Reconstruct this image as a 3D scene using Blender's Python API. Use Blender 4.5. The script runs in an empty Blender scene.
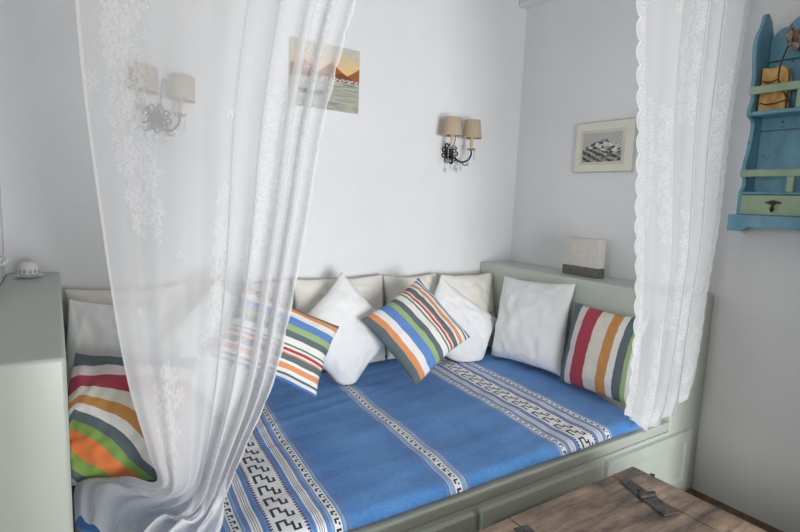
import bpy, bmesh, math, random
from mathutils import Vector, Matrix, noise
S = bpy.context.scene
COL = S.collection
PI = math.pi
rnd = random.Random(7)

# ------------------------------------------------------------------ materials
class X:                                   # tiny expression -> Math node builder
    def __init__(s, nt, v): s.nt, s.v = nt, v
    def _op(s, op, *a):
        n = s.nt.nodes.new('ShaderNodeMath'); n.operation = op
        for i, q in enumerate((s,) + a):
            q = q.v if isinstance(q, X) else q
            if isinstance(q, (int, float)): n.inputs[i].default_value = q
            else: s.nt.links.new(q, n.inputs[i])
        return X(s.nt, n.outputs[0])
    def __add__(s, o): return s._op('ADD', o)
    def __radd__(s, o): return s._op('ADD', o)
    def __sub__(s, o): return s._op('SUBTRACT', o)
    def __rsub__(s, o): return X(s.nt, o)._op('SUBTRACT', s)
    def __mul__(s, o): return s._op('MULTIPLY', o)
    def __rmul__(s, o): return s._op('MULTIPLY', o)
    def __truediv__(s, o): return s._op('DIVIDE', o)
    def gt(s, o): return s._op('GREATER_THAN', o)
    def lt(s, o): return s._op('LESS_THAN', o)
    def abs(s): return s._op('ABSOLUTE')
    def sin(s): return s._op('SINE')
    def cos(s): return s._op('COSINE')
    def fract(s): return s._op('FRACT')
    def floor(s): return s._op('FLOOR')
    def max(s, o): return s._op('MAXIMUM', o)
    def min(s, o): return s._op('MINIMUM', o)
    def atan2(s, o): return s._op('ARCTAN2', o)
    def sqrt(s): return s._op('SQRT')
    def clamp(s): return s.max(0.0).min(1.0)
    def step(s, a, b): return ((s - a) * (1.0 / (b - a))).clamp()
    def within(s, a, b): return s.gt(a) * s.lt(b)

def lin(c):
    return tuple((v / 12.92 if v <= .04045 else ((v + .055) / 1.055) ** 2.4) for v in (q / 255 for q in c)) + (1,)

def newmat(name):
    m = bpy.data.materials.new(name); m.use_nodes = True
    nt = m.node_tree
    return m, nt, nt.nodes['Principled BSDF']

def coords(nt, kind='Object'):
    t = nt.nodes.new('ShaderNodeTexCoord')
    s = nt.nodes.new('ShaderNodeSeparateXYZ')
    nt.links.new(t.outputs[kind], s.inputs[0])
    return t.outputs[kind], X(nt, s.outputs[0]), X(nt, s.outputs[1]), X(nt, s.outputs[2])

def noise_tex(nt, vec, scale, detail=4, rough=.55, scl=None):
    if scl:
        mp = nt.nodes.new('ShaderNodeMapping'); mp.inputs['Scale'].default_value = scl
        nt.links.new(vec, mp.inputs[0]); vec = mp.outputs[0]
    n = nt.nodes.new('ShaderNodeTexNoise')
    n.inputs['Scale'].default_value = scale; n.inputs['Detail'].default_value = detail
    n.inputs['Roughness'].default_value = rough
    nt.links.new(vec, n.inputs['Vector'])
    return X(nt, n.outputs[0])

def mixc(nt, fac, a, b):
    n = nt.nodes.new('ShaderNodeMix'); n.data_type = 'RGBA'
    for sock, q in ((n.inputs[0], fac), (n.inputs[6], a), (n.inputs[7], b)):
        q = q.v if isinstance(q, X) else q
        if isinstance(q, (int, float, tuple)): sock.default_value = q
        else: nt.links.new(q, sock)
    return n.outputs[2]

def bump(nt, b, h, strength=.2, dist=.01):
    n = nt.nodes.new('ShaderNodeBump'); n.inputs['Strength'].default_value = strength
    n.inputs['Distance'].default_value = dist
    nt.links.new(h.v, n.inputs['Height']); nt.links.new(n.outputs[0], b.inputs['Normal'])

def mottled(name, c1, c2, scale=8, rough=.6, bscale=None, bstr=.15, lo=.35, hi=.7, metal=0, scl=None, bdist=.004):
    m, nt, b = newmat(name)
    v, x, y, z = coords(nt)
    f = noise_tex(nt, v, scale, 5, scl=scl).step(lo, hi)
    nt.links.new(mixc(nt, f, lin(c1), lin(c2)), b.inputs['Base Color'])
    b.inputs['Roughness'].default_value = rough; b.inputs['Metallic'].default_value = metal
    if bscale: bump(nt, b, noise_tex(nt, v, bscale, 4), bstr, bdist)
    return m

M = {}
M['wall'] = mottled('whitewashed_plaster', (226, 227, 229), (231, 232, 233), 2.2, .9, 9, .35, bdist=.012)
M['room_wall'] = mottled('darkened_unseen_plaster', (168, 166, 162), (180, 178, 174), 2.2, .9, 9, .35, bdist=.012)  # plaster of unseen walls and ceiling, darkened to cut bounced light
M['floor'] = mottled('brown_floor', (98, 78, 64), (138, 112, 90), 14, .7, 30, .4)
M['sage'] = mottled('sage_green_paint', (188, 196, 187), (195, 202, 193), 3, .34, 14, .12)
M['dark_metal'] = mottled('dark_wrought_iron', (34, 33, 33), (58, 55, 52), 60, .45, metal=.6)
M['iron'] = mottled('worn_iron', (66, 64, 64), (108, 106, 106), 40, .5, 60, .3, metal=.5)
M['bronze'] = mottled('aged_bronze', (58, 46, 34), (98, 78, 52), 50, .5, metal=.5)
M['white_linen'] = mottled('white_cotton', (236, 236, 236), (242, 242, 241), 6, .9, 350, .12, bdist=.001)
M['ivory'] = mottled('ivory_cotton', (226, 222, 212), (233, 230, 221), 5, .9, 300, .15, bdist=.001)
M['mattress'] = mottled('mattress_ticking', (214, 214, 210), (224, 224, 220), 6, .9)
M['shade'] = None
M['candle'] = mottled('cream_sleeve', (214, 190, 150), (224, 202, 165), 20, .6)
M['porcelain'] = None
M['blue_paint'] = mottled('worn_blue_paint', (88, 146, 172), (126, 178, 198), 9, .55, 40, .35, scl=(1, 1, .35))
def mat_worn(name, c1, c2, cw, scale, wear):
    m, nt, b = newmat(name)
    v, x, y, z = coords(nt)
    c = mixc(nt, noise_tex(nt, v, scale, 5, scl=(1, 1, .35)).step(.35, .7), lin(c1), lin(c2))
    c = mixc(nt, noise_tex(nt, v, 26, 6, .7).step(wear, wear + .06) * .85, c, lin(cw))
    g = nt.nodes.new('ShaderNodeNewGeometry')
    be = nt.nodes.new('ShaderNodeBevel'); be.inputs['Radius'].default_value = .006; be.samples = 4
    dp = nt.nodes.new('ShaderNodeVectorMath'); dp.operation = 'DOT_PRODUCT'
    nt.links.new(g.outputs['True Normal'], dp.inputs[0]); nt.links.new(be.outputs[0], dp.inputs[1])
    e = (1.0 - X(nt, dp.outputs['Value'])).step(.02, .16) * noise_tex(nt, v, 18, 4).step(.38, .55)
    c = mixc(nt, e * .75, c, lin(cw))              # paint rubbed off along the edges
    nt.links.new(c, b.inputs['Base Color']); b.inputs['Roughness'].default_value = .55
    bump(nt, b, noise_tex(nt, v, 40, 4), .35, .004)
    return m
M['blue_paint'] = mat_worn('worn_blue_paint', (96, 148, 172), (132, 180, 198), (40, 66, 84), 9, .62)
M['green_paint'] = mat_worn('worn_green_paint', (150, 172, 144), (172, 190, 162), (92, 110, 92), 12, .66)
M['stone'] = mottled('pale_plaster_block', (206, 200, 192), (218, 213, 206), 30, .9, 60, .5)
M['stone_dark'] = mottled('dark_grey_stone', (84, 84, 83), (120, 120, 118), 60, .9, 70, .6)
M['mat_board'] = mottled('cream_mat_board', (222, 220, 206), (228, 226, 213), 12, .8)
M['frame_edge'] = mottled('silver_clip_frame', (176, 178, 174), (196, 198, 194), 20, .4)
M['twig'] = mottled('dry_twig', (60, 46, 38), (98, 76, 62), 60, .85)
M['petal'] = mottled('dry_petal', (120, 98, 86), (206, 184, 170), 40, .85)
M['book'] = mottled('yellowed_cover', (178, 120, 54), (236, 196, 124), 22, .7, scl=(1, 1, .5), lo=.3, hi=.62)
M['pages'] = mottled('old_pages', (176, 140, 82), (204, 168, 110), 80, .85)
M['rod'] = mottled('white_painted_rod', (220, 220, 218), (228, 228, 226), 10, .5)

def mat_crystal():
    m, nt, b = newmat('cut_crystal')
    v, x, y, z = coords(nt)
    nt.links.new(mixc(nt, noise_tex(nt, v, 60), lin((224, 226, 228)), lin((240, 241, 242))), b.inputs['Base Color'])
    b.inputs['Roughness'].default_value = .08; b.inputs['IOR'].default_value = 1.5
    b.inputs['Transmission Weight'].default_value = .85
    return m
M['crystal'] = mat_crystal()

def mat_shade():
    m, nt, b = newmat('pleated_beige_shade')
    v, x, y, z = coords(nt)
    a = y.atan2(x)
    f = (a * 34.0).sin() * .5 + .5
    nt.links.new(mixc(nt, f, lin((172, 154, 130)), lin((198, 180, 156))), b.inputs['Base Color'])
    b.inputs['Roughness'].default_value = .85
    bump(nt, b, f, .5, .003)
    return m
M['shade'] = mat_shade()

def mat_porcelain():
    m, nt, b = newmat('patterned_porcelain')
    v, x, y, z = coords(nt)
    a = y.atan2(x) * (11 / (2 * PI))
    band = z.within(.006, .024)
    zz = ((z - .006) * (1 / .018))
    fx = (a.fract() - .5)
    fy = zz - .5
    leaf = (fx * fx * 5.0 + fy * fy * 3.2).lt(.42) * (fx.abs() + fy.abs()).gt(.16)
    c = mixc(nt, leaf * band * .8, lin((234, 235, 237)), lin((120, 72, 84)))
    c = mixc(nt, z.within(.002, .004) * .7, c, lin((110, 110, 130)))
    nt.links.new(c, b.inputs['Base Color']); b.inputs['Roughness'].default_value = .2
    return m
M['porcelain'] = mat_porcelain()
M['plain_porcelain'] = mottled('white_porcelain', (234, 234, 236), (238, 238, 240), 5, .2)

def mat_pot():
    m, nt, b = newmat('dotted_porcelain')
    v, x, y, z = coords(nt)
    a = y.atan2(x) * (13 / (2 * PI))
    fx = a.fract() - .5; fy = (z * 45.0).fract() - .5
    d = (fx * fx + fy * fy).lt(.05)
    nt.links.new(mixc(nt, d, lin((232, 232, 235)), lin((140, 70, 90))), b.inputs['Base Color'])
    b.inputs['Roughness'].default_value = .25
    return m
M['pot'] = mat_pot()

def mat_wood():
    m, nt, b = newmat('dark_weathered_wood')
    v, x, y, z = coords(nt)
    g = noise_tex(nt, v, 5, 6, .6, scl=(1.0, 6, 6))
    g2 = noise_tex(nt, v, 34, 5, .65, scl=(.25, 2, 2))
    p = noise_tex(nt, v, 4.5, 4, .6)
    f = (g * .45 + p * .55).step(.40, .62)
    c = mixc(nt, f, lin((92, 80, 74)), lin((196, 169, 146)))
    c = mixc(nt, g2.step(.52, .72) * .5, c, lin((44, 34, 32)))
    sp = noise_tex(nt, v, 55, 2).gt(.735)
    c = mixc(nt, sp * .5, c, lin((180, 158, 140)))
    nt.links.new(c, b.inputs['Base Color']); b.inputs['Roughness'].default_value = .52
    bump(nt, b, g2 * .6 + g * .6, .45, .006)
    return m
M['wood'] = mat_wood()

STR = dict(G=(84, 96, 102), O=(222, 148, 98), W=(236, 233, 230), B=(94, 136, 198), N=(156, 182, 128), D=(92, 106, 110),
           R=(178, 62, 80), L=(96, 130, 80), C=(228, 222, 208), P=(226, 214, 214), U=(206, 144, 78), E=(132, 164, 80), F=(232, 128, 64))
def mat_stripes(name, seq, bend=None):
    m, nt, b = newmat(name)
    v, x, y, z = coords(nt, 'UV')
    s = y
    if bend: s = bend(x, y)
    s = s + (noise_tex(nt, v, 3, 2) - .5) * .012
    r = nt.nodes.new('ShaderNodeValToRGB'); r.color_ramp.interpolation = 'CONSTANT'
    tot = sum(w for _, w in seq); pos = 0; els = r.color_ramp.elements
    while len(els) < len(seq): els.new(1)
    ps = []
    for c, w in seq: ps.append(pos / tot); pos += w
    for i, (c, w) in enumerate(seq):
        els[i].position = ps[i]; els[i].color = lin(STR[c])
    nt.links.new(s.v, r.inputs[0])
    oc = mixc(nt, noise_tex(nt, v, 90, 3) * .10, r.outputs[0], (.35, .35, .35, 1))
    nt.links.new(oc, b.inputs['Base Color']); b.inputs['Roughness'].default_value = .9
    bump(nt, b, noise_tex(nt, v, 260, 2), .12, .001)
    return m
seqA = [('D', 8), ('O', 7), ('W', 9), ('B', 11), ('N', 7), ('D', 7), ('W', 8), ('L', 2), ('W', 3), ('R', 3), ('W', 1.5), ('O', 1.5), ('D', 6.5), ('W', 3), ('O', 5), ('W', 5), ('G', 2.5), ('W', 3), ('B', 2), ('D', 3)]
seqA2 = [('D', 5), ('O', 7), ('W', 9), ('B', 12), ('N', 9), ('D', 9), ('W', 9), ('L', 2.5), ('W', 3), ('R', 4), ('W', 2), ('O', 2), ('D', 8), ('W', 4), ('O', 7), ('W', 5), ('D', 3), ('W', 4), ('B', 3)]
seqB = [('D', 14), ('P', 12), ('R', 22), ('C', 19), ('U', 14), ('W', 9), ('D', 11), ('N', 6), ('W', 6), ('D', 6)]
seqC = [('D', 13), ('P', 9), ('R', 9), ('C', 7), ('U', 6), ('W', 5), ('D', 6), ('E', 6), ('F', 12), ('E', 9), ('D', 6), ('W', 5), ('F', 6)]
M['stripeA'] = mat_stripes('stripes_blue_green', seqA)
M['stripeA2'] = mat_stripes('stripes_blue_green_flat', seqA2)
M['stripeB'] = mat_stripes('stripes_red_cream', seqB, lambda x, y: x * 1.0)
M['stripeC'] = mat_stripes('stripes_red_orange_green', seqC, lambda x, y: y - ((x - .15) * .62).max((.15 - x) * 2.2) * ((y - .22) * 1.6).clamp())

def mat_blanket():
    m, nt, b = newmat('woven_blue_bedspread')
    v, u, w, _ = coords(nt, 'UV')
    n1 = noise_tex(nt, v, 60, 4, scl=(1, 3, 1)); n2 = noise_tex(nt, v, 5, 3)
    wv = noise_tex(nt, v, 500, 2)
    blue = mixc(nt, (n1 * .5 + n2 * .5).step(.36, .64), lin((64, 124, 196)), lin((98, 158, 222)))
    white, black, lblue, grey, red = lin((242, 243, 246)), lin((34, 40, 56)), lin((150, 178, 214)), lin((150, 150, 162)), lin((188, 128, 138))
    col = blue
    def band(col, d, a, bb, c): return mixc(nt, d.within(a, bb), col, c)
    def rects(a, bb, L):
        r = None
        for (x0, x1, y0, y1) in L:
            q = a.within(x0, x1) * bb.within(y0, y1)
            r = q if r is None else r.max(q)
        return r
    def smallkey(e, half, period):            # little black hooks in a white band, e = signed offset
        a = e / half
        t = (w / period).fract()
        return rects(a, t, [(-.62, .62, .08, .30), (-.62, -.15, .30, .60), (.2, .62, .55, .78)])
    for c in (-2.07, -.845):
        e = u - c; d = e.abs()
        col = band(col, d, 0, .050, white)
        t = (w / .068).fract(); a = e / .05
        key = rects(a, t, [(-.66, -.48, .06, .74), (-.66, -.02, .06, .20), (-.18, -.02, .20, .56), (.16, .32, .34, .96), (.16, .66, .84, .96), (-.18, .20, .44, .56), (.50, .66, .60, .84)])
        col = mixc(nt, key * d.lt(.044), col, black)
        tooth = (w / .014).fract().gt(.45)
        col = mixc(nt, d.within(.045, .054) * tooth, col, lin((70, 56, 96)))
        col = mixc(nt, d.within(.055, .060) * (w / .014 + .5).fract().gt(.55), col, red)
        st = (d * (2 * PI / .0065)).sin().gt(.25)
        col = band(col, d, .072, .101, white)
        col = mixc(nt, d.within(.078, .096) * st, col, grey)
        col = mixc(nt, d.within(.106, .110) * (w / .012).fract().gt(.5), col, red)
        col = band(col, d, .114, .121, lblue)
        col = band(col, d, .124, .150, white)
        col = mixc(nt, smallkey(d - .137, .013, .034), col, black)
        col = band(col, d, .153, .162, lblue)
        col = mixc(nt, d.within(.172, .176) * (w / .016).fract().gt(.5), col, red)
    e = u + 1.50; d = e.abs()
    col = band(col, d, .017, .030, lblue)
    col = band(col, d, 0, .015, white)
    col = mixc(nt, smallkey(e, .014, .034), col, black)
    col = band(col, d, .032, .034, white)
    col = mixc(nt, d.within(.044, .048) * (w / .016).fract().gt(.5), col, red)
    col = mixc(nt, wv * .12, col, lin((40, 60, 100)))
    nt.links.new(col, b.inputs['Base Color']); b.inputs['Roughness'].default_value = .9
    b.inputs['Sheen Weight'].default_value = .15
    bump(nt, b, wv + n1, .25, .002)
    return m
M['blanket'] = mat_blanket()

def mat_lace(name, W, base, scallop_l, scallop_r, seed, H=2.0, gather=None, vines=None, fl=.20, fs=1.0):
    m, nt, b = newmat(name)
    nt.nodes.remove(b)
    v, u, w, _ = coords(nt, 'UV')
    if gather: base = w.step(gather[0], gather[1]) * gather[2] + base       # gathered cloth lies denser
    def flowers(scale, R, n, mask_scale, mask_t, off, vine=False):
        mp = nt.nodes.new('ShaderNodeMapping'); mp.inputs['Location'].default_value = (off, off * .7, 0)
        nt.links.new(v, mp.inputs[0])
        vo = nt.nodes.new('ShaderNodeTexVoronoi'); vo.voronoi_dimensions = '2D'
        vo.inputs['Scale'].default_value = scale; vo.inputs['Randomness'].default_value = .85
        nt.links.new(mp.outputs[0], vo.inputs['Vector'])
        sub = nt.nodes.new('ShaderNodeVectorMath'); sub.operation = 'SUBTRACT'
        nt.links.new(mp.outputs[0], sub.inputs[0]); nt.links.new(vo.outputs['Position'], sub.inputs[1])
        sp = nt.nodes.new('ShaderNodeSeparateXYZ'); nt.links.new(sub.outputs[0], sp.inputs[0])
        dx, dy = X(nt, sp.outputs[0]), X(nt, sp.outputs[1])
        r = (dx * dx + dy * dy).sqrt()
        pet = (dy.atan2(dx) * float(n)).cos() * .32 + .68
        q = r / (pet * R)
        f = q.within(.28, 1.0) * (1.0 - q.within(.62, .74) * .6)
        mask = noise_tex(nt, mp.outputs[0], mask_scale, 1).gt(mask_t)
        if vine:
            cs = nt.nodes.new('ShaderNodeSeparateXYZ'); nt.links.new(vo.outputs['Position'], cs.inputs[0])
            cu, cw = X(nt, cs.outputs[0]) - off, X(nt, cs.outputs[1]) - off * .7
            for k_, (uc, hw, ph, hole) in enumerate(vines):
                dd = (cu - (cw * 5.0 + ph).sin() * .045 - uc).abs().lt(hw) * ((cw * 7.5 + ph * 2.1).sin()).gt(hole)
                mask = dd if k_ == 0 else mask.max(dd)
        return f * mask
    f = flowers(15 / fs, .036 * fs, 5, 2.1, .42, seed, True).max(flowers(34 / fs, .015 * fs, 5, 2.1, .45, seed + .37, True) * .9)
    sprig = flowers(9, .024, 6, 6, .60, seed + 3.3)
    al = (f.max(sprig * .7)) * fl + base
    al = al + (noise_tex(nt, v, 220, 2) - .5) * .07          # net texture
    # hems along the two selvedges, scalloped on request
    for side, sc in ((0, scallop_l), (1, scallop_r)):
        e = u if side == 0 else W - u
        if sc:
            per, amp = sc
            k = (w * (PI / per)).sin().abs()
            edge = amp * (1.0 - k)
            ed = e - edge
            hole = ((ed - .028).abs().lt(.010)) * ((w / (per / 5)).fract().gt(.4))
            al = al.max(ed.within(0, .007) * .84).max(ed.within(.007, .034) * (base + .03)).max(hole * (base + .07))
            al = al * ed.gt(0)
        else:
            al = al.max(e.lt(.012) * .86)
    al = al.max((H - w).lt(.03) * .8)
    al = al.clamp()
    di = nt.nodes.new('ShaderNodeBsdfDiffuse'); di.inputs[0].default_value = lin((234, 235, 237))
    tr = nt.nodes.new('ShaderNodeBsdfTranslucent'); tr.inputs[0].default_value = lin((234, 235, 237))
    mx = nt.nodes.new('ShaderNodeMixShader'); mx.inputs[0].default_value = .35
    nt.links.new(di.outputs[0], mx.inputs[1]); nt.links.new(tr.outputs[0], mx.inputs[2])
    tp = nt.nodes.new('ShaderNodeBsdfTransparent')
    m2 = nt.nodes.new('ShaderNodeMixShader')
    nt.links.new(al.v, m2.inputs[0]); nt.links.new(tp.outputs[0], m2.inputs[1]); nt.links.new(mx.outputs[0], m2.inputs[2])
    out = [n for n in nt.nodes if n.type == 'OUTPUT_MATERIAL'][0]
    nt.links.new(m2.outputs[0], out.inputs[0])
    return m

def mat_painting():
    m, nt, b = newmat('seascape_paint')
    v, u, w, _ = coords(nt, 'UV')
    nz = noise_tex(nt, v, 6, 4)
    sky = mixc(nt, (w + (nz - .5) * .15).step(.55, .95), lin((238, 190, 116)), lin((190, 192, 180)))
    sky = mixc(nt, noise_tex(nt, v, 5, 3, scl=(1, 4, 1)).step(.5, .7) * .6, sky, lin((240, 206, 140)))
    def peak(c, h, s): return h - (u - c).abs() * s
    r1 = peak(.17, .72, .6).max(peak(1.02, .72, .72)).max(peak(.58, .73, .75)) + (nz - .5) * .06
    r2 = peak(.36, .60, .5).max(peak(.72, .60, .45)).max(peak(.1, .5, .2)) + (nz - .5) * .06
    c = mixc(nt, w.lt(r1), sky, lin((150, 92, 52)))
    c = mixc(nt, w.lt(r2), c, lin((118, 66, 40)))
    sea = mixc(nt, noise_tex(nt, v, 5, 3, scl=(.8, 7, 1)).step(.35, .65), lin((128, 142, 146)), lin((192, 186, 160)))
    c = mixc(nt, w.lt(.455), c, sea)
    town = (w + (noise_tex(nt, v, 22, 2) - .5) * .12).within(.45, .505) * noise_tex(nt, v, 40, 1).gt(.50)
    c = mixc(nt, town * .8 * u.gt(.35), c, lin((232, 226, 216)))
    boat = w.within(.20, .275) * ((u - .28).abs() - (w - .2) * .8).lt(.14)
    c = mixc(nt, boat, c, lin((70, 70, 84)))
    nt.links.new(c, b.inputs['Base Color']); b.inputs['Roughness'].default_value = .6
    bump(nt, b, noise_tex(nt, v, 60, 3), .2, .002)
    return m
M['painting'] = mat_painting()
M['canvas'] = mottled('canvas_edge', (206, 200, 186), (216, 210, 198), 20, .9)

def mat_photo():
    m, nt, b = newmat('old_hill_town_print')
    v, u, w, _ = coords(nt, 'UV')
    n = noise_tex(nt, v, 14, 5, .7); nb = noise_tex(nt, v, 3, 3)
    hill = .78 - (u - .52).abs() * .55 + (noise_tex(nt, v, 9, 3) - .5) * .25
    sky = mixc(nt, nb, lin((168, 168, 164)), lin((196, 196, 190)))
    vo = nt.nodes.new('ShaderNodeTexVoronoi'); vo.distance = 'CHEBYCHEV'; vo.inputs['Scale'].default_value = 13
    nt.links.new(v, vo.inputs['Vector'])
    sp = nt.nodes.new('ShaderNodeSeparateXYZ'); nt.links.new(vo.outputs['Color'], sp.inputs[0])
    k = X(nt, sp.outputs[0])
    town = mixc(nt, k.step(.25, .7), lin((70, 70, 68)), lin((216, 214, 206)))
    town = mixc(nt, (w - u * .15).gt(.62), town, mixc(nt, n.step(.42, .58), lin((60, 60, 58)), lin((170, 168, 162))))
    low = mixc(nt, (n + (u * 22.0 + w * 30.0).sin() * .08).step(.42, .6), lin((48, 48, 47)), lin((170, 168, 160)))
    c = mixc(nt, w.lt(hill), sky, town)
    c = mixc(nt, (w + (nb - .5) * .3 + (u - .5) * .25).lt(.38), c, low)
    nt.links.new(c, b.inputs['Base Color']); b.inputs['Roughness'].default_value = .3
    return m
M['photo'] = mat_photo()

# ------------------------------------------------------------------ mesh helpers
def box(bm, a, b, bevel=0, seg=2):
    lo = [min(p, q) for p, q in zip(a, b)]; hi = [max(p, q) for p, q in zip(a, b)]
    t = bmesh.new()
    bmesh.ops.create_cube(t, size=1)
    for v in t.verts:
        for i in range(3): v.co[i] = lo[i] + (v.co[i] + .5) * (hi[i] - lo[i])
    if bevel: bmesh.ops.bevel(t, geom=t.edges[:], offset=bevel, segments=seg, affect='EDGES', profile=.6)
    merge(bm, t)
def merge(bm, t, mat=None):
    if mat: t.transform(mat)
    me = bpy.data.meshes.new('tmp'); t.to_mesh(me); t.free(); bm.from_mesh(me); bpy.data.meshes.remove(me)
def lathe(bm, prof, n=24, mat=None):
    t = bmesh.new(); rings = []
    for r, z in prof:
        rings.append([t.verts.new((max(r, 1e-4) * math.cos(2 * PI * i / n), max(r, 1e-4) * math.sin(2 * PI * i / n), z)) for i in range(n)])
    for a, b in zip(rings, rings[1:]):
        for i in range(n): t.faces.new((a[i], a[(i + 1) % n], b[(i + 1) % n], b[i]))
    if prof[0][0] > 1e-3: t.faces.new(rings[0][::-1])
    if prof[-1][0] > 1e-3: t.faces.new(rings[-1])
    bmesh.ops.recalc_face_normals(t, faces=t.faces[:])
    merge(bm, t, mat)
def tube(bm, pts, r, n=8, mat=None):
    t = bmesh.new(); rings = []; pts = [Vector(p) for p in pts]
    rr = r if isinstance(r, (list, tuple)) else [r] * len(pts)
    ref = Vector((.31, .22, .92)).normalized()
    for i, p in enumerate(pts):
        d = (pts[min(i + 1, len(pts) - 1)] - pts[max(i - 1, 0)]).normalized()
        a = d.cross(ref)
        if a.length < 1e-3: a = d.cross(Vector((1, 0, 0)))
        a.normalize(); b = d.cross(a)
        rings.append([t.verts.new(p + (a * math.cos(2 * PI * k / n) + b * math.sin(2 * PI * k / n)) * rr[i]) for k in range(n)])
    for a, b in zip(rings, rings[1:]):
        for k in range(n): t.faces.new((a[k], a[(k + 1) % n], b[(k + 1) % n], b[k]))
    t.faces.new(rings[0][::-1]); t.faces.new(rings[-1])
    bmesh.ops.recalc_face_normals(t, faces=t.faces[:])
    merge(bm, t, mat)
def prism(bm, poly, fn, d0, d1, bevel=0):              # polygon extruded between d0 and d1, fn maps (a,b,d)->xyz
    t = bmesh.new()
    A = [t.verts.new(fn(a, b, d0)) for a, b in poly]; B = [t.verts.new(fn(a, b, d1)) for a, b in poly]
    t.faces.new(A); t.faces.new(B[::-1])
    for i in range(len(poly)): t.faces.new((A[i], B[i], B[(i + 1) % len(poly)], A[(i + 1) % len(poly)]))
    bmesh.ops.recalc_face_normals(t, faces=t.faces[:])
    if bevel: bmesh.ops.bevel(t, geom=[e for e in t.edges if e.calc_face_angle(0) > .6], offset=bevel, segments=1, affect='EDGES')
    merge(bm, t)
def smoothpoly(P, n=5):                                # Catmull-Rom through an open list of 2D points
    out = []
    for i in range(len(P) - 1):
        p0, p1, p2, p3 = P[max(i - 1, 0)], P[i], P[i + 1], P[min(i + 2, len(P) - 1)]
        for k in range(n):
            t = k / n
            out.append(tuple(.5 * (2 * b + (c - a) * t + (2 * a - 5 * b + 4 * c - d) * t * t + (3 * b - a - 3 * c + d) * t ** 3) for a, b, c, d in zip(p0, p1, p2, p3)))
    return out + [tuple(P[-1])]
def smooth_pts(P, n=6): return smoothpoly([tuple(p) for p in P], n)

def obj(name, bm, mat, parent=None, smooth=False, origin=None, angle=None):
    me = bpy.data.meshes.new(name)
    if origin is not None: bm.transform(Matrix.Translation(-Vector(origin)))
    bm.to_mesh(me); bm.free()
    for p in me.polygons: p.use_smooth = smooth
    if mat: me.materials.append(mat)
    o = bpy.data.objects.new(name, me); COL.objects.link(o)
    if origin is not None: o.location = origin
    if angle is not None:
        for p in me.polygons: p.use_smooth = True
        me.set_sharp_from_angle(angle=angle)
    if parent:
        o.parent = parent
        if origin is not None: o.location = Vector(origin) - parent.location
    return o
def thing(name, label, cat, loc=(0, 0, 0), group=None):
    o = bpy.data.objects.new(name, None); COL.objects.link(o); o.location = loc; o.empty_display_size = .05
    return tag(o, label, cat, group)
def tag(o, label, cat, group=None):
    o['label'] = label; o['category'] = cat
    if group: o['group'] = group
    return o
def struct(name, bm, m):
    o = obj(name, bm, m); o['kind'] = 'structure'; return o
def part(name, bm, m, parent, **k):                    # bm given in world coordinates
    bm.transform(Matrix.Translation(-parent.matrix_basis.translation))
    return obj(name, bm, m, parent, **k)
def subpart(name, bm, m, parent, root, **k):
    bm.transform(Matrix.Translation(-root.matrix_basis.translation))
    return obj(name, bm, m, parent, **k)

# ------------------------------------------------------------------ the setting
XL, XW = -2.557, -2.735          # bed's left end, left wall
D, SZ, H, HL, T = 1.326, .40, .973, 1.005, .273
B = bmesh.new
bm = B(); box(bm, (-4.6, -5.2, -.12), (.2, .2, 0)); struct('floor', bm, M['floor'])
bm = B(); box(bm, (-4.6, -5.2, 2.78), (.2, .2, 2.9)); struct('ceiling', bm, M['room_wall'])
bm = B(); box(bm, (-2.95, 0, 0), (.2, .2, 2.78)); struct('wall_back', bm, M['wall'])
bm = B(); box(bm, (0, -5.2, 0), (.2, 0, 2.78)); struct('wall_right', bm, M['wall'])
# left wall of the alcove, with a niche in it
bm = B()
box(bm, (-2.95, -1.36, 0), (XW, 0, 1.045)); box(bm, (-2.95, -1.36, 1.55), (XW, 0, 2.78))
box(bm, (-2.95, -.09, 1.045), (XW, 0, 1.55)); box(bm, (-2.95, -1.36, 1.045), (XW, -.60, 1.55))
box(bm, (-2.95, -.60, 1.045), (-2.91, -.09, 1.55))
struct('wall_left', bm, M['wall'])
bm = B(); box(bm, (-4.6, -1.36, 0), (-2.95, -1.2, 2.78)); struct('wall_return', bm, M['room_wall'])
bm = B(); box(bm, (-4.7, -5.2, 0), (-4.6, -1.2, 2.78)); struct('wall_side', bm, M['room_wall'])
bm = B(); box(bm, (-.45, -5.2, 0), (0, -1.92, 2.78), .02, 2); struct('wall_light_blocker_right', bm, M['room_wall'])  # unseen pier, added to shade the right wall and the bed's right end
bm = B(); box(bm, (-4.6, -3.2, 0), (-2.33, -3.0, 2.78), .02, 2); struct('wall_light_blocker_left', bm, M['room_wall'])  # unseen stub behind the camera, added to dim the alcove's left side
# wall behind the camera, with the window that lights the room
WX0, WX1, WZ0, WZ1 = -2.75, -1.40, .08, 1.62
bm = B()
box(bm, (-4.7, -5.4, 0), (WX0, -5.2, 2.9)); box(bm, (WX1, -5.4, 0), (.2, -5.2, 2.9))
box(bm, (WX0, -5.4, 0), (WX1, -5.2, WZ0)); box(bm, (WX0, -5.4, WZ1), (WX1, -5.2, 2.9))
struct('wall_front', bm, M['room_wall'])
bm = B(); box(bm, (-.075, -5.2, 2.585), (0, 0, 2.78), .012, 3); struct('trim_1', bm, M['wall'])

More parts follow.
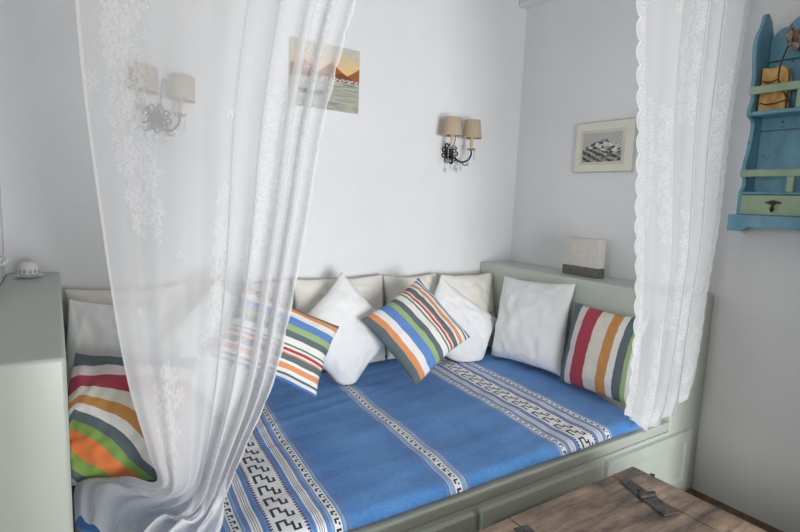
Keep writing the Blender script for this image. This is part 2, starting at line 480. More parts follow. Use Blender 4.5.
# ------------------------------------------------------------------ built-in daybed
bed = thing('daybed', 'built-in pale sage green daybed with panelled front and high green ends along white walls', 'daybed', (-1.4, -.66, 0))
bm = B()
box(bm, (XL, -D, .0), (-T, -.002, SZ - .045)); box(bm, (XL, -D, SZ - .045), (-T, -1.18, SZ), .01, 3)
part('seat_base', bm, M['sage'], bed, angle=.7)
bm = B(); box(bm, (-T, -D, 0), (-.002, -.002, H), .012, 3); part('end_panel', bm, M['sage'], bed, angle=.7)
bm = B(); box(bm, (XW + .002, -1.29, 0), (XL, -.002, HL), .010, 3); part('end_panel', bm, M['sage'], bed, angle=.7)
for x0, x1 in ((-.742, -.092), (-1.42, -.770), (-2.098, -1.448), (-2.545, -2.126)):
    bm = B(); z0, z1 = .045, .338
    t = bmesh.new()
    # slab with a bevelled rim and a sunk field
    def ring(i, y): return [t.verts.new(p) for p in ((x0 + i, y, z0 + i), (x1 - i, y, z0 + i), (x1 - i, y, z1 - i), (x0 + i, y, z1 - i))]
    R = [ring(0, -D), ring(.003, -D - .017), ring(.016, -D - .020), ring(.052, -D - .020), ring(.060, -D - .012), ring(.070, -D - .012)]
    for a, b_ in zip(R, R[1:]):
        for i in range(4): t.faces.new((a[i], a[(i + 1) % 4], b_[(i + 1) % 4], b_[i]))
    t.faces.new(R[-1]); bmesh.ops.recalc_face_normals(t, faces=t.faces[:]); merge(bm, t)
    d = part('door', bm, M['sage'], bed, angle=.5)
    bm = B(); xc = (x0 + x1) / 2
    lathe(bm, [(.003, 0), (.003, .010), (.007, .013), (.008, .018), (.004, .021), (0, .022)], 14,
          Matrix.Translation((xc, -D - .011, .195)) @ Matrix.Rotation(PI / 2, 4, 'X'))
    k = subpart('knob', bm, M['dark_metal'], d, bed, smooth=True); k['label'] = 'small dark knob'

ZB = .445                       # top of the bedding
bm = B(); box(bm, (XL + .004, -1.285, SZ - .044), (-T - .004, -.004, ZB - .014), .03, 4)
mt = obj('mattress', bm, M['mattress'], origin=(-1.4, -.65, SZ - .044), angle=.9)
tag(mt, 'off-white mattress lying in the green daybed under the blue bedspread', 'mattress')

def bedspread():
    bm = B(); uvl = bm.loops.layers.uv.new('UVMap')
    nx, ns = 260, 170
    pts = []
    for j in range(ns + 1):
        s = 1.345 * j / ns
        if s < 1.285: y, z, r = -.02 - s * (1.255 / 1.285), ZB, 0
        else:
            a = (s - 1.285) / .06
            y = -1.275 - .040 * math.sin(a * 1.35); z = ZB - .034 * (1 - math.cos(a * 1.5))
        pts.append((y, z, s))
    grid = []
    for j, (y, z, s) in enumerate(pts):
        row = []
        k = max(0, min(1, (-y - .75) / .55))
        xr = -.292 - .18 * k * k * (3 - 2 * k)
        kl = max(0, min(1, (-y - .95) / .25)); xl = XL + .006 + .16 * kl * kl * (3 - 2 * kl)
        for i in range(nx + 1):
            x = xl + (xr - xl) * i / nx
            h = noise.noise((x * 3.1, y * 4.2, 1.7)) * .006 + noise.noise((x * 1.3 + y * 3, y * 11 - x * 2.2, 4.1)) * .0055 + max(0, .25 - abs(noise.noise((x * .9 + y, y * 6 - x * 1.5, 2.2)))) * .016 + noise.noise((x * 16, y * 22, 9.1)) * .0012
            f = 1 if s < 1.25 else max(0, (1.345 - s) / .095)
            yy = y + (noise.noise((x * 5, 3.3, 0)) * .006) * (1 if s > 1.2 else 0) * max(0, (s - 1.2) / .145)
            wob = noise.noise((x * 2.2, y * 2.6, 7.7)) * .012
            v = bm.verts.new((x, yy, z + max(-.008, h) * f + .001))
            row.append((v, (x - .085 * (y + 1.33) + wob, s)))
        grid.append(row)
    for j in range(ns):
        for i in range(nx):
            q = (grid[j][i], grid[j + 1][i], grid[j + 1][i + 1], grid[j][i + 1])
            f = bm.faces.new([p[0] for p in q])
            for l, p in zip(f.loops, q): l[uvl].uv = p[1]
    o = obj('bedspread', bm, M['blanket'], origin=(-1.4, -.65, ZB), smooth=True)
    sm = o.modifiers.new('thick', 'SOLIDIFY'); sm.thickness = .007; sm.offset = -1
    return tag(o, 'blue woven bedspread with white bands of Greek key pattern on the daybed', 'bedspread')
bedspread()

# ------------------------------------------------------------------ cushions
def pillow(name, label, group, c, r, up, w, h, t, mat, seed=0, pinch=.07, rot=0, wr=1.0, sag=.25, clampx=(XL + .004, -T - .004)):
    r = Vector(r).normalized(); up = Vector(up); up = (up - r * up.dot(r)).normalized(); n = r.cross(up)
    ca, sa = math.cos(rot), math.sin(rot)
    R_, U_ = r * ca + up * sa, up * ca - r * sa
    c = Vector(c); N = 44
    bm = B(); uvl = bm.loops.layers.uv.new('UVMap')
    sheets = []
    rim = {}
    for sgn in (1, -1):
        g = []
        for j in range(N + 1):
            row = []
            for i in range(N + 1):
                u0, v0 = -1 + 2 * i / N, -1 + 2 * j / N
                u = math.sin(u0 * PI / 2) * .6 + u0 * .4; v = math.sin(v0 * PI / 2) * .6 + v0 * .4
                edge = i in (0, N) or j in (0, N)
                if edge and sgn == -1: row.append(rim[i, j]); continue
                wob = 1 + .02 * noise.noise((u * 2 + seed, v * 2, seed * 3.1))
                px = w / 2 * u * (1 - pinch * (1 - v * v) * u * u) * wob; py = h / 2 * v * (1 - pinch * (1 - u * u) * v * v) * wob
                pr = max(0, (1 - abs(u) ** 2.3) * (1 - abs(v) ** 2.3)) ** .52
                z = sgn * t / 2 * pr * (1 - sag * v) * (1 + .10 * noise.noise((u * 1.6, v * 1.6, seed + sgn)))
                if not edge:
                    k = min(1, pr * 1.6)
                    w1 = noise.noise((u * 3 + v * 2 + seed, v * 3.5 - u * 1.4, seed * 1.7 + sgn * 5))
                    w2 = noise.noise((u * 8 + seed, v * 5 + u * 3, seed * 2.3 + sgn * 9))
                    rd = math.atan2(v, u) * 11
                    rad = math.sin(rd + seed) * max(0, (u * u + v * v) - .6)
                    z += wr * k * (.0050 * (1 - abs(w1) * 2.2) + .0026 * w2 + .005 * rad)
                p = c + R_ * px + U_ * py + n * z
                zb = ZB + .009
                if p.z < zb + .02:
                    d = zb + .02 - p.z; p.z = zb + .02 * math.exp(-d / .02)
                p.y = min(p.y, -.006); p.x = min(max(p.x, clampx[0]), clampx[1])
                vt = bm.verts.new(p)
                if edge: rim[i, j] = (vt, (u, v))
                row.append((vt, (u, v)))
            g.append(row)
        for j in range(N):
            for i in range(N):
                q = [g[j][i], g[j][i + 1], g[j + 1][i + 1], g[j + 1][i]]
                if sgn < 0: q = q[::-1]
                try: f = bm.faces.new([a[0] for a in q])
                except ValueError: continue
                for l, a in zip(f.loops, q): l[uvl].uv = ((a[1][0] + 1) / 2, (1 - a[1][1]) / 2)
    zmin = min(v.co.z for v in bm.verts)
    o = obj(name, bm, mat, origin=(c.x, c.y, zmin), smooth=True)
    # sewn edge
    loop = [rim[i, 0][0] for i in range(N + 1)] if False else None
    return tag(o, label, 'cushion', group)

GB = 'ivory back cushions along the wall'; GW = 'white square cushions'; GS = 'striped cushions'
lean = (0, .13, 1)
pillow('back_cushion', 'ivory back cushion in the far left corner beside the green end with the cup', GB, (-2.31, -.092, .695), (1, 0, 0), lean, .475, .50, .15, M['ivory'], 1, wr=1.5)
pillow('back_cushion', 'ivory back cushion seen only through the left lace curtain', GB, (-1.835, -.092, .690), (1, 0, 0), lean, .465, .50, .15, M['ivory'], 2, wr=1.5)
pillow('back_cushion', 'ivory back cushion directly behind the pointed white cushion in the middle', GB, (-1.315, -.092, .685), (1, 0, 0), lean, .535, .50, .15, M['ivory'], 3, pinch=.05, wr=1.5)
pillow('back_cushion', 'ivory back cushion behind the top of the tilted striped cushion', GB, (-.855, -.090, .680), (1, 0, 0), lean, .37, .49, .14, M['ivory'], 4, pinch=.05, wr=1.6)
pillow('back_cushion', 'ivory back cushion in the right corner against the green end panel', GB, (-.465, -.135, .675), (1, -.04, 0), lean, .405, .49, .16, M['ivory'], 5, pinch=.05, wr=1.5)
pillow('cushion', 'crumpled white cushion leaning left beside the green end, above the red striped one', GW, (-2.40, -.29, .69), (1, -.1, 0), (0, .35, 1), .34, .46, .15, M['white_linen'], 11, rot=-.12, wr=2.2)
pillow('cushion', 'white cushion standing on its corner behind the sheer left curtain', GW, (-2.02, -.40, .720), (1, -.1, 0), (0, .30, 1), .40, .40, .13, M['white_linen'], 12, rot=PI / 4 + .02)
pillow('cushion', 'pointed white cushion standing on its corner between two striped cushions', GW, (-1.395, -.285, .690), (1, 0, 0), (0, .28, 1), .43, .43, .15, M['white_linen'], 13, rot=PI / 4 - .06, sag=.1, wr=1.4)
pillow('cushion', 'white cushion tilted to the right behind the tilted blue striped cushion', GW, (-.655, -.27, .635), (1, 0, 0), (0, .30, 1), .49, .40, .13, M['white_linen'], 14, rot=-.62, sag=.1, wr=1.4)
pillow('cushion', 'upright white cushion leaning on the green end panel beside the red striped cushion', GW, (-.375, -.555, .700), (.06, -1, 0), (.20, 0, 1), .49, .49, .16, M['white_linen'], 15, rot=.05, wr=1.5)
pillow('striped_cushion', 'blue, green and orange striped cushion tilted in the middle of the daybed', GS, (-1.095, -.48, .724), (1, -.12, 0), (0, .75, 1), .405, .43, .13, M['stripeA'], 21, rot=PI - 1.05, sag=0)
pillow('striped_cushion', 'blue and green striped cushion half behind the edge of the left curtain', GS, (-1.833, -.56, .772), (1, -.05, 0), (0, .5, 1), .44, .315, .13, M['stripeA2'], 22, rot=-.50, sag=.1)
pillow('striped_cushion', 'red, cream and orange striped cushion leaning on right green end beside curtain', GS, (-.375, -1.025, .655), (.05, -1, 0), (.22, 0, 1), .42, .42, .15, M['stripeB'], 23, rot=0)
pillow('striped_cushion', 'slumped red, green and orange striped cushion by left green end under the curtain', GS, (-2.395, -.66, .60), (1, -.25, 0), (-.05, .95, 1), .40, .46, .17, M['stripeC'], 24, rot=-.10, wr=2.4)

# ------------------------------------------------------------------ curtains
def interp(tab, z):
    if z >= tab[0][0]: a, b = tab[0], tab[1]
    elif z <= tab[-1][0]: a, b = tab[-2], tab[-1]
    else:
        for a, b in zip(tab, tab[1:]):
            if a[0] >= z >= b[0]: break
    t = (z - a[0]) / (b[0] - a[0])
    return a[1] + (b[1] - a[1]) * t
def curtain(name, label, mat, rowfn, W, Hc, nu, nv):
    bm = B(); uvl = bm.loops.layers.uv.new('UVMap'); g = []
    for j in range(nv + 1):
        row = []
        for i in range(nu + 1):
            u, v = i / nu, j / nv
            row.append((bm.verts.new(rowfn(u, v)), (u * W, v * Hc)))
        g.append(row)
    for j in range(nv):
        for i in range(nu):
            q = (g[j][i], g[j + 1][i], g[j + 1][i + 1], g[j][i + 1])
            f = bm.faces.new([p[0] for p in q])
            for l, p in zip(f.loops, q): l[uvl].uv = p[1]
    xs = [v.co for v in bm.verts]
    o = obj(name, bm, mat, origin=(sum(p.x for p in xs) / len(xs), sum(p.y for p in xs) / len(xs), min(p.z for p in xs)), smooth=True)
    return tag(o, label, 'curtain', 'lace curtains')
ROD_Z, ROD_Y = 2.45, -1.36
# left curtain: rows given by left and right edge points
KL = [Vector(p) for p in ((-2.545, ROD_Y, ROD_Z), (-2.525, -1.24, 2.0), (-2.508, -1.2, 1.6), (-2.478, -1.2, 1.25), (-2.44, -1.19, .92), (-2.395, -1.17, .70), (-2.37, -1.07, .555), (-2.445, -.88, .510), (-2.535, -.79, .490), (-2.552, -.98, .472))]
KR = [Vector(p) for p in ((-1.72, ROD_Y, ROD_Z), (-1.84, -1.24, 2.0), (-1.94, -1.2, 1.6), (-2.00, -1.2, 1.25), (-2.075, -1.2, .88), (-2.16, -1.19, .68), (-2.205, -1.18, .555), (-2.24, -1.24, .49), (-2.28, -1.285, .465), (-2.36, -1.27, .458))]
def spl(K, v):
    f = v * (len(K) - 1); i = min(int(f), len(K) - 2); t = f - i
    p0, p1, p2, p3 = K[max(i - 1, 0)], K[i], K[i + 1], K[min(i + 2, len(K) - 1)]
    return .5 * (2 * p1 + (p2 - p0) * t + (2 * p0 - 5 * p1 + 4 * p2 - p3) * t * t + (3 * p1 - p0 - 3 * p2 + p3) * t ** 3)
CUM = [0.0]
for i in range(300):
    q0 = (spl(KL, i / 300) + spl(KR, i / 300)) / 2; q1 = (spl(KL, (i + 1) / 300) + spl(KR, (i + 1) / 300)) / 2
    CUM.append(CUM[-1] + (q1 - q0).length)
def arc(v):                                  # spline parameter at a share v of the cloth's length
    t = v * CUM[-1]
    for i in range(300):
        if CUM[i + 1] >= t: return min(1, (i + (t - CUM[i]) / max(1e-9, CUM[i + 1] - CUM[i])) / 300)
    return 1.0
def sstep(a, b, x):
    t = max(0, min(1, (x - a) / (b - a))); return t * t * (3 - 2 * t)
def left_row(u, v):
    # nonuniform: the rows are packed so that v follows cloth length
    vv = arc(v)
    L, R = spl(KL, vv), spl(KR, vv)
    dense = sstep(.38, .55, u)
    g = u * (.56 + 0) / .45 if u < .45 else .56 + (u - .45) / .55 * .44
    ph = 1.3 * noise.noise((vv * 1.6, 2.2, 0))
    loop = dense * .034 * math.sin(2 * PI * 7.5 * u + ph) + .010 * math.sin(2 * PI * 3 * u + 1 + ph) * sstep(0, .1, u)
    wd = sstep(0, .02, u) * sstep(.99, .90, u)
    g += loop * wd
    p = L.lerp(R, g)
    side = (R - L).normalized(); down = (spl(KL, min(1, vv + .02)) - spl(KL, max(0, vv - .02))).normalized()
    nrm = side.cross(down).normalized()
    lay = sstep(.72, .92, vv)
    amp = (.006 + .024 * dense * sstep(1.02, .9, u)) * (1 - .45 * lay)
    p += nrm * (amp * math.cos(2 * PI * 7.5 * u + ph) + (.012 * (1 - lay) + .010 * lay) * math.sin(2 * PI * 2.2 * u + 2 * vv + .5))
    if lay > 0:
        p += Vector((0, 0, 1)) * lay * (.012 * noise.noise((u * 9, vv * 8, 3)) + .010 * max(0, math.sin(2 * PI * 3.5 * u + 6 * vv)))
    p += Vector((noise.noise((u * 4, vv * 6, 8)), noise.noise((u * 4, vv * 6, 5)), 0)) * .006
    p.z = max(p.z, ZB + .012 + .004 * math.sin(u * 40 + vv * 20))
    p.x = max(p.x, XL + .006)
    return p
M['lace_left'] = mat_lace('white_lace_left', 1.3, .43, None, (.095, .016), 1.7, 2.15, (1.0, 1.65, .43), [(.20, .075, .4, -.35), (.52, .05, 2.2, .1), (1.16, .06, 1.1, -.2), (.86, .05, 3.0, 0)], .19, .85)
curtain('lace_curtain', 'wide sheer white lace curtain at left, its hem swept over the bed', M['lace_left'], left_row, 1.3, 2.15, 260, 240)

RL = [(ROD_Z, -.935), (2.06, -.905), (1.56, -.825), (1.12, -.752), (.68, -.722), (.54, -.738)]
RR = [(ROD_Z, -.02), (2.24, -.109), (1.9, -.14), (1.616, -.156), (1.1, -.185), (.85, -.20), (.64, -.225), (.54, -.24), (.47, -.29)]
def right_row(u, v):
    hem = interp([(1, .62), (.85, .52), (.62, .456), (.42, .436), (.30, .468), (.12, .52), (0, .552)], u) + .002 * math.sin(u * 17)
    z = ROD_Z + (hem - ROD_Z) * v
    xl, xr = interp(RL, z), interp(RR, z)
    ph = .9 * noise.noise((v * 2.0, 5.5, 0))
    sc = .5 + .5 * v
    wd = sstep(0, .06, u) * sstep(1, .97, u)
    q = u + .05 * math.sin(2 * PI * 1.3 * u + .7) + .02 * noise.noise((u * 5, v * 1.5, 3.0))
    g = u + wd * (.020 * math.sin(2 * PI * 4.6 * q + ph) + .009 * math.sin(2 * PI * 10 * q + 2 * ph + 1))
    x = xl + (xr - xl) * g
    y = ROD_Y - .026 + wd * (.012 * math.cos(2 * PI * 4.6 * q + ph) + .0045 * math.cos(2 * PI * 10 * q + 2 * ph + 1)) + .012 * noise.noise((u * 3, v * 4, 1))
    return Vector((x, y, z))
M['lace_right'] = mat_lace('white_lace_right', 1.0, .52, (.080, .022), (.080, .018), 4.1, 2.02, (1.1, 1.9, .18), [(.09, .05, 3, -.7), (.30, .05, .2, -.3), (.52, .05, 1.9, -.3), (.74, .05, 3.6, -.3), (.92, .045, .9, -.6)], .13, .6)
curtain('lace_curtain', 'narrow white lace curtain with scalloped edge hanging before the right green end', M['lace_right'], right_row, 1.0, 2.02, 240, 160)
rod = thing('curtain_rod', 'slim white curtain rod spanning the alcove above both lace curtains', 'curtain rod', (-1.36, ROD_Y, ROD_Z))
bm = B(); tube(bm, [(XW, ROD_Y, ROD_Z + .012), (-.001, ROD_Y, ROD_Z + .012)], .012, 12); part('pole', bm, M['rod'], rod, smooth=True)
for xx in (XW + .008, -.009):
    bm = B(); tube(bm, [(xx - .007, ROD_Y, ROD_Z + .012), (xx + .007, ROD_Y, ROD_Z + .012)], .028, 16); part('socket', bm, M['rod'], rod, angle=.6)

# ------------------------------------------------------------------ wall sconces
def make_sconce(x, z, label):
    s = thing('wall_sconce', label, 'wall lamp', (x, 0, z), 'wall sconces')
    bm = B()      # pierced backplate
    lathe(bm, [(0, .022), (.018, .020), (.024, .012), (.034, .010), (.036, 0)], 20, Matrix.Rotation(PI / 2, 4, 'X'))
    for k in range(9):
        a = 2 * PI * k / 9
        c = Vector((.052 * math.cos(a), -.007, .052 * math.sin(a)))
        tube(bm, [c + Vector((.013 * math.cos(q), 0, .013 * math.sin(q))) for q in [2 * PI * i / 10 for i in range(11)]], .0042, 6)
    obj('backplate', bm, M['dark_metal'], s, angle=.6)
    for sg in (-1, 1):
        bm = B()
        P = [(sg * .006, -.015, -.005), (sg * .015, -.045, -.035), (sg * .035, -.085, -.058), (sg * .062, -.115, -.045), (sg * .080, -.122, -.012), (sg * .080, -.122, .020)]
        tube(bm, smooth_pts(P, 8), .0058, 8)
        Q = [(sg * .035, -.085, -.058), (sg * .046, -.092, -.074), (sg * .060, -.10, -.076), (sg * .068, -.106, -.066)]
        tube(bm, smooth_pts(Q, 6), .0035, 6)
        obj('arm', bm, M['dark_metal'], s, smooth=True)
        mx = Matrix.Translation((sg * .080, -.122, 0))
        bm = B(); lathe(bm, [(.008, .012), (.026, .022), (.030, .028), (.024, .026), (.009, .019)], 18, mx); obj('drip_tray', bm, M['crystal'], s, smooth=True)
        bm = B(); lathe(bm, [(.012, .02), (.013, .03), (.0105, .035), (.0105, .125), (.008, .128)], 14, mx); obj('candle_sleeve', bm, M['candle'], s, angle=.7)
        bm = B(); prof = [(.0605, .092), (.0615, .098), (.0485, .200), (.0470, .204)]
        lathe(bm, [(.058, .094)] + prof + [(.0455, .202), (.0465, .198), (.058, .094)], 40)
        bm2 = B(); me = bpy.data.meshes.new('t'); bm.to_mesh(me); bm.free(); bm2.from_mesh(me); bpy.data.meshes.remove(me)
        for f in [f for f in bm2.faces if len(f.verts) > 4]: bm2.faces.remove(f)
        sh = obj('lamp_shade', bm2, M['shade'], s, angle=.9); sh.location = (sg * .080, -.122, 0); sh['label'] = 'pleated beige fabric lamp shade'
    bm = B()      # wire hook above the plate
    tube(bm, smooth_pts([(.0, -.02, .0), (.002, -.05, .07), (.0, -.058, .15), (.004, -.06, .172), (.012, -.06, .178), (.019, -.06, .168), (.017, -.06, .152)], 6), .0026, 6)
    obj('hook', bm, M['dark_metal'], s, smooth=True)
    for (dx, dy, z0, L) in ((-.104, -.122, .02, .105), (-.058, -.122, .02, .10), (-.080, -.150, .018, .06), (-.045, -.03, -.05, .085), (0, -.05, -.045, .075), (.030, -.085, -.06, .065), (.045, -.03, -.04, .08), (.058, -.122, .02, .11), (.105, -.122, .02, .075)):
        bm = B()
        zc = z0
        nb = int((L - .03) / .012)
        for i in range(nb):
            lathe(bm, [(0, .0055), (.0045, 0), (0, -.0055)], 6, Matrix.Translation((dx, dy, zc - .006))); zc -= .012
        lathe(bm, [(0, 0), (.006, -.008), (.0045, -.022), (0, -.034)], 6, Matrix.Translation((dx, dy, zc)))
        obj('crystal_drop', bm, M['crystal'], s)
    return s
rs = make_sconce(-.572, 1.640, 'wall sconce with two beige shades and crystal drops, in the open near the right corner')
ls = make_sconce(-2.185, 1.655, 'wall sconce with two beige shades seen through the left lace curtain')
rs.scale = (.93, .93, .93)
ls.rotation_euler = (0, .11, 0); ls.scale = (.9, .9, .9)

# ------------------------------------------------------------------ pictures
def uvquad(bm, P):
    uvl = bm.loops.layers.uv.verify()
    f = bm.faces.new([bm.verts.new(p) for p in P])
    for l, q in zip(f.loops, ((0, 0), (1, 0), (1, 1), (0, 1))): l[uvl].uv = q
pa = thing('seascape_painting', 'unframed canvas of a sunset bay with brown mountains and a boat, on back wall', 'painting', (-1.40, 0, 1.79))
bm = B(); box(bm, (-1.59, -.018, 1.792), (-1.208, 0, 2.108), .002, 1); part('canvas', bm, M['canvas'], pa)
bm = B(); uvquad(bm, ((-1.5885, -.0186, 1.7935), (-1.2095, -.0186, 1.7935), (-1.2095, -.0186, 2.1065), (-1.5885, -.0186, 2.1065))); part('painted_face', bm, M['painting'], pa)

fr = thing('framed_print', 'small black and white hill town print in cream mount on the right wall', 'picture', (0, -.666, 1.545))
bm = B(); box(bm, (-.018, -.853, 1.546), (-.001, -.478, 1.825), .002, 1); part('frame', bm, M['frame_edge'], fr)
bm = B(); box(bm, (-.0205, -.848, 1.551), (-.017, -.483, 1.820)); part('mount', bm, M['mat_board'], fr)
bm = B(); box(bm, (-.0212, -.800, 1.588), (-.0204, -.517, 1.780)); box(bm, (-.0216, -.796, 1.592), (-.0211, -.521, 1.776)); part('mount_line', bm, M['canvas'], fr)
bm = B(); uvquad(bm, ((-.0222, -.534, 1.604), (-.0222, -.782, 1.604), (-.0222, -.782, 1.763), (-.0222, -.534, 1.763))); part('print', bm, M['photo'], fr)
for (yy, zz) in ((-.60, 1.823), (-.74, 1.823), (-.60, 1.548), (-.74, 1.548), (-.481, 1.69), (-.850, 1.69)):
    bm = B(); box(bm, (-.0225, yy - .003, zz - .003), (-.010, yy + .003, zz + .003), .0005, 1); part('clip', bm, M['frame_edge'], fr)

bl = thing('plaster_block', 'pale square block with dark grey stone base on the right green end', 'block', (-.135, -.69, H))
bm = B(); box(bm, (-.165, -.800, H + .052), (-.105, -.575, H + .208), .005, 2)
for v in bm.verts: v.co += Vector((noise.noise(v.co * 30), noise.noise(v.co * 30 + Vector((5, 0, 0))), 0)) * .002
part('upper_block', bm, M['stone'], bl, angle=.6)
bm = B(); box(bm, (-.168, -.802, H + .0005), (-.102, -.573, H + .053), .004, 2); part('base', bm, M['stone_dark'], bl, angle=.6)

# ------------------------------------------------------------------ cup and pot at left
cp = thing('coffee_cup', 'small white cup with dark red pattern upside down on a saucer, on left green end', 'cup', (-2.655, -.135, HL + .0110))
bm = B(); lathe(bm, [(.0285, .002), (.0305, .0), (.0325, .001), (.0315, .016), (.0285, .036), (.021, .044), (.0195, .049), (.018, .049), (.017, .045), (0, .045)], 32); obj('bowl', bm, M['porcelain'], cp, smooth=True)
bm = B(); tube(bm, smooth_pts([(.029, 0, .032), (.040, .003, .032), (.044, .004, .022), (.039, .003, .012), (.030, 0, .010)], 6), .0028, 8, Matrix.Rotation(.75 * PI, 4, 'Z')); obj('handle', bm, M['plain_porcelain'], cp, smooth=True)
bm = B(); lathe(bm, [(.022, .0), (.024, .003), (.044, .008), (.047, .0105), (.0455, .011), (.022, .0075), (0, .007)], 36)
sc = obj('saucer', bm, M['plain_porcelain'], smooth=True); sc.location = (-2.655, -.135, HL + .0006)
tag(sc, 'small white saucer under the patterned cup', 'saucer')
jg = thing('sugar_pot', 'white pot with dark red dots in the wall niche at far left', 'pot', (-2.775, -.235, 1.0455))
bm = B(); lathe(bm, [(.030, 0), (.034, .003), (.046, .018), (.050, .036), (.046, .054), (.038, .062), (.036, .064), (.034, .060), (0, .058)], 32); obj('body', bm, M['pot'], jg, smooth=True)
bm = B(); lathe(bm, [(.037, .062), (.034, .070), (.014, .078), (.006, .080), (.010, .088), (.007, .094), (0, .095)], 28); obj('lid', bm, M['plain_porcelain'], jg, smooth=True)
bm = B(); tube(bm, smooth_pts([(.044, 0, .024), (.054, 0, .028), (.061, 0, .037), (.067, 0, .044)], 5), [.008] * 6 + [.0065] * 6 + [.0045] * 4, 10); obj('spout', bm, M['plain_porcelain'], jg, smooth=True)

# ------------------------------------------------------------------ blue wall shelf
sh = thing('wall_shelf', 'worn blue wall shelf with pale green rails and drawer on right wall', 'shelf', (0, -1.59, 1.275))
Y0, Y1 = -1.405, -1.775          # outer faces of the two sides
front = smoothpoly([(-.03, 2.150), (-.060, 2.172), (-.083, 2.165), (-.100, 2.12), (-.138, 2.055), (-.132, 1.98), (-.116, 1.92), (-.119, 1.87), (-.104, 1.83), (-.124, 1.785)], 5) + \
        smoothpoly([(-.124, 1.755), (-.080, 1.735), (-.076, 1.70), (-.088, 1.62), (-.108, 1.555), (-.106, 1.52), (-.090, 1.485), (-.092, 1.465), (-.112, 1.440)], 5)
prof = [(-.002, 2.10)] + front + [(-.112, 1.340), (-.002, 1.340)]
for yA in (Y0, Y1 + .016):
    bm = B(); prism(bm, prof, lambda a, b, d: (a, d, b), yA, yA - .016, .0015); part('side_panel', bm, M['blue_paint'], sh, angle=.5)
bm = B()
for z0, z1 in ((1.34, 1.53), (1.533, 1.70), (1.703, 1.87), (1.873, 1.985)): box(bm, (-.016, Y0 - .016, z0), (-.002, Y1 + .016, z1), .002, 1)
part('back_panel', bm, M['blue_paint'], sh, angle=.5)
crest = []
for i in range(81):
    t = i / 80; y = -1.421 - .338 * t; q = min(t, 1 - t) * 2
    crest.append((y, 2.075 + .105 * q ** .8 + .012 * abs(math.sin(t * PI * 6))))
bm = B(); prism(bm, [(-1.421, 1.988)] + crest + [(-1.759, 1.988)], lambda a, b, d: (d, a, b), -.018, -.002, .0012); part('crest', bm, M['blue_paint'], sh, angle=.5)
for z0, z1, xf in ((1.755, 1.772, -.122), (1.430, 1.442, -.112)):
    bm = B(); box(bm, (xf, Y0 - .016, z0), (-.016, Y1 + .016, z1), .002, 1); part('shelf_board', bm, M['blue_paint'], sh, angle=.5)
for zc, xf, hh, zb in ((1.858, -.117, .016, 1.772), (1.519, -.108, .015, 1.442)):
    bm = B(); box(bm, (xf - .006, Y0 + .002, zc - hh), (xf + .006, Y1 - .002, zc + hh), .002, 1)
    r_ = part('rail', bm, M['green_paint'], sh, angle=.5); r_['label'] = 'pale green front rail'
    bm = B(); box(bm, (xf - .005, -1.577, zb), (xf + .005, -1.604, zc - hh), .002, 1); q = part('rail_post', bm, M['green_paint'], sh, angle=.5); q['label'] = 'pale green rail post'
bm = B(); box(bm, (-.121, Y0 - .018, 1.346), (-.020, Y1 + .018, 1.428), .003, 2); dr = part('drawer', bm, M['green_paint'], sh, angle=.5); dr['label'] = 'pale green drawer'
bm = B()
prism(bm, [(-1.545 - .029 * math.cos(a), 1.398 + .008 * math.sin(a) * (1 + .25 * math.cos(4 * a))) for a in [2 * PI * i / 24 for i in range(24)]], lambda a, b, d: (d, a, b), -.124, -.1205)
lathe(bm, [(0, .006), (.006, .004), (.006, -.004), (0, -.006)], 10, Matrix.Translation((-.126, -1.545, 1.396)))
tube(bm, smooth_pts([(-.127, -1.545, 1.396), (-.131, -1.545, 1.383), (-.130, -1.545, 1.370), (-.128, -1.545, 1.360)], 4), [.003, .003, .0035, .004, .005, .006, .007, .0075, .0075, .007, .005, .004, .002], 8)
hd = subpart('pull', bm, M['bronze'], dr, sh, angle=.8); hd['label'] = 'dark bronze drop pull'
ap = [(Y0 + .018, 1.345), (Y0 + .018, 1.275), (-1.445, 1.275)] + smoothpoly([(-1.45, 1.278), (-1.47, 1.292), (-1.50, 1.290), (-1.59, 1.296), (-1.68, 1.290), (-1.71, 1.292), (-1.73, 1.278)], 4) + [(-1.735, 1.275), (Y1 - .018, 1.275), (Y1 - .018, 1.345)]
bm = B(); prism(bm, ap, lambda a, b, d: (d, a, b), -.138, -.126, .001)
box(bm, (-.127, Y0 + .018, 1.275), (-.002, Y0 + .004, 1.345)); box(bm, (-.127, Y1 - .018, 1.275), (-.002, Y1 - .004, 1.345)); box(bm, (-.127, Y0 + .004, 1.325), (-.002, Y1 - .004, 1.345))
part('base', bm, M['blue_paint'], sh, angle=.5)

bk = thing('old_book', 'yellowed old book with bent corner standing on the blue wall shelf', 'book', (-.06, -1.48, 1.7725))
bm = B()
poly = [(-1.434, 1.7725), (-1.434, 1.950)] + smoothpoly([(-1.436, 1.951), (-1.465, 1.944), (-1.500, 1.949), (-1.518, 1.932), (-1.526, 1.905)], 4) + [(-1.527, 1.7725)]
prism(bm, poly, lambda a, b, d: (d, a, b), -.085, -.081, .001); prism(bm, poly, lambda a, b, d: (d, a, b), -.052, -.048, .001)
box(bm, (-.085, -1.434, 1.7725), (-.048, -1.430, 1.950), .001, 1)
part('cover', bm, M['book'], bk, angle=.5)
bm = B(); box(bm, (-.081, -1.523, 1.775), (-.052, -1.434, 1.938)); part('pages', bm, M['pages'], bk)

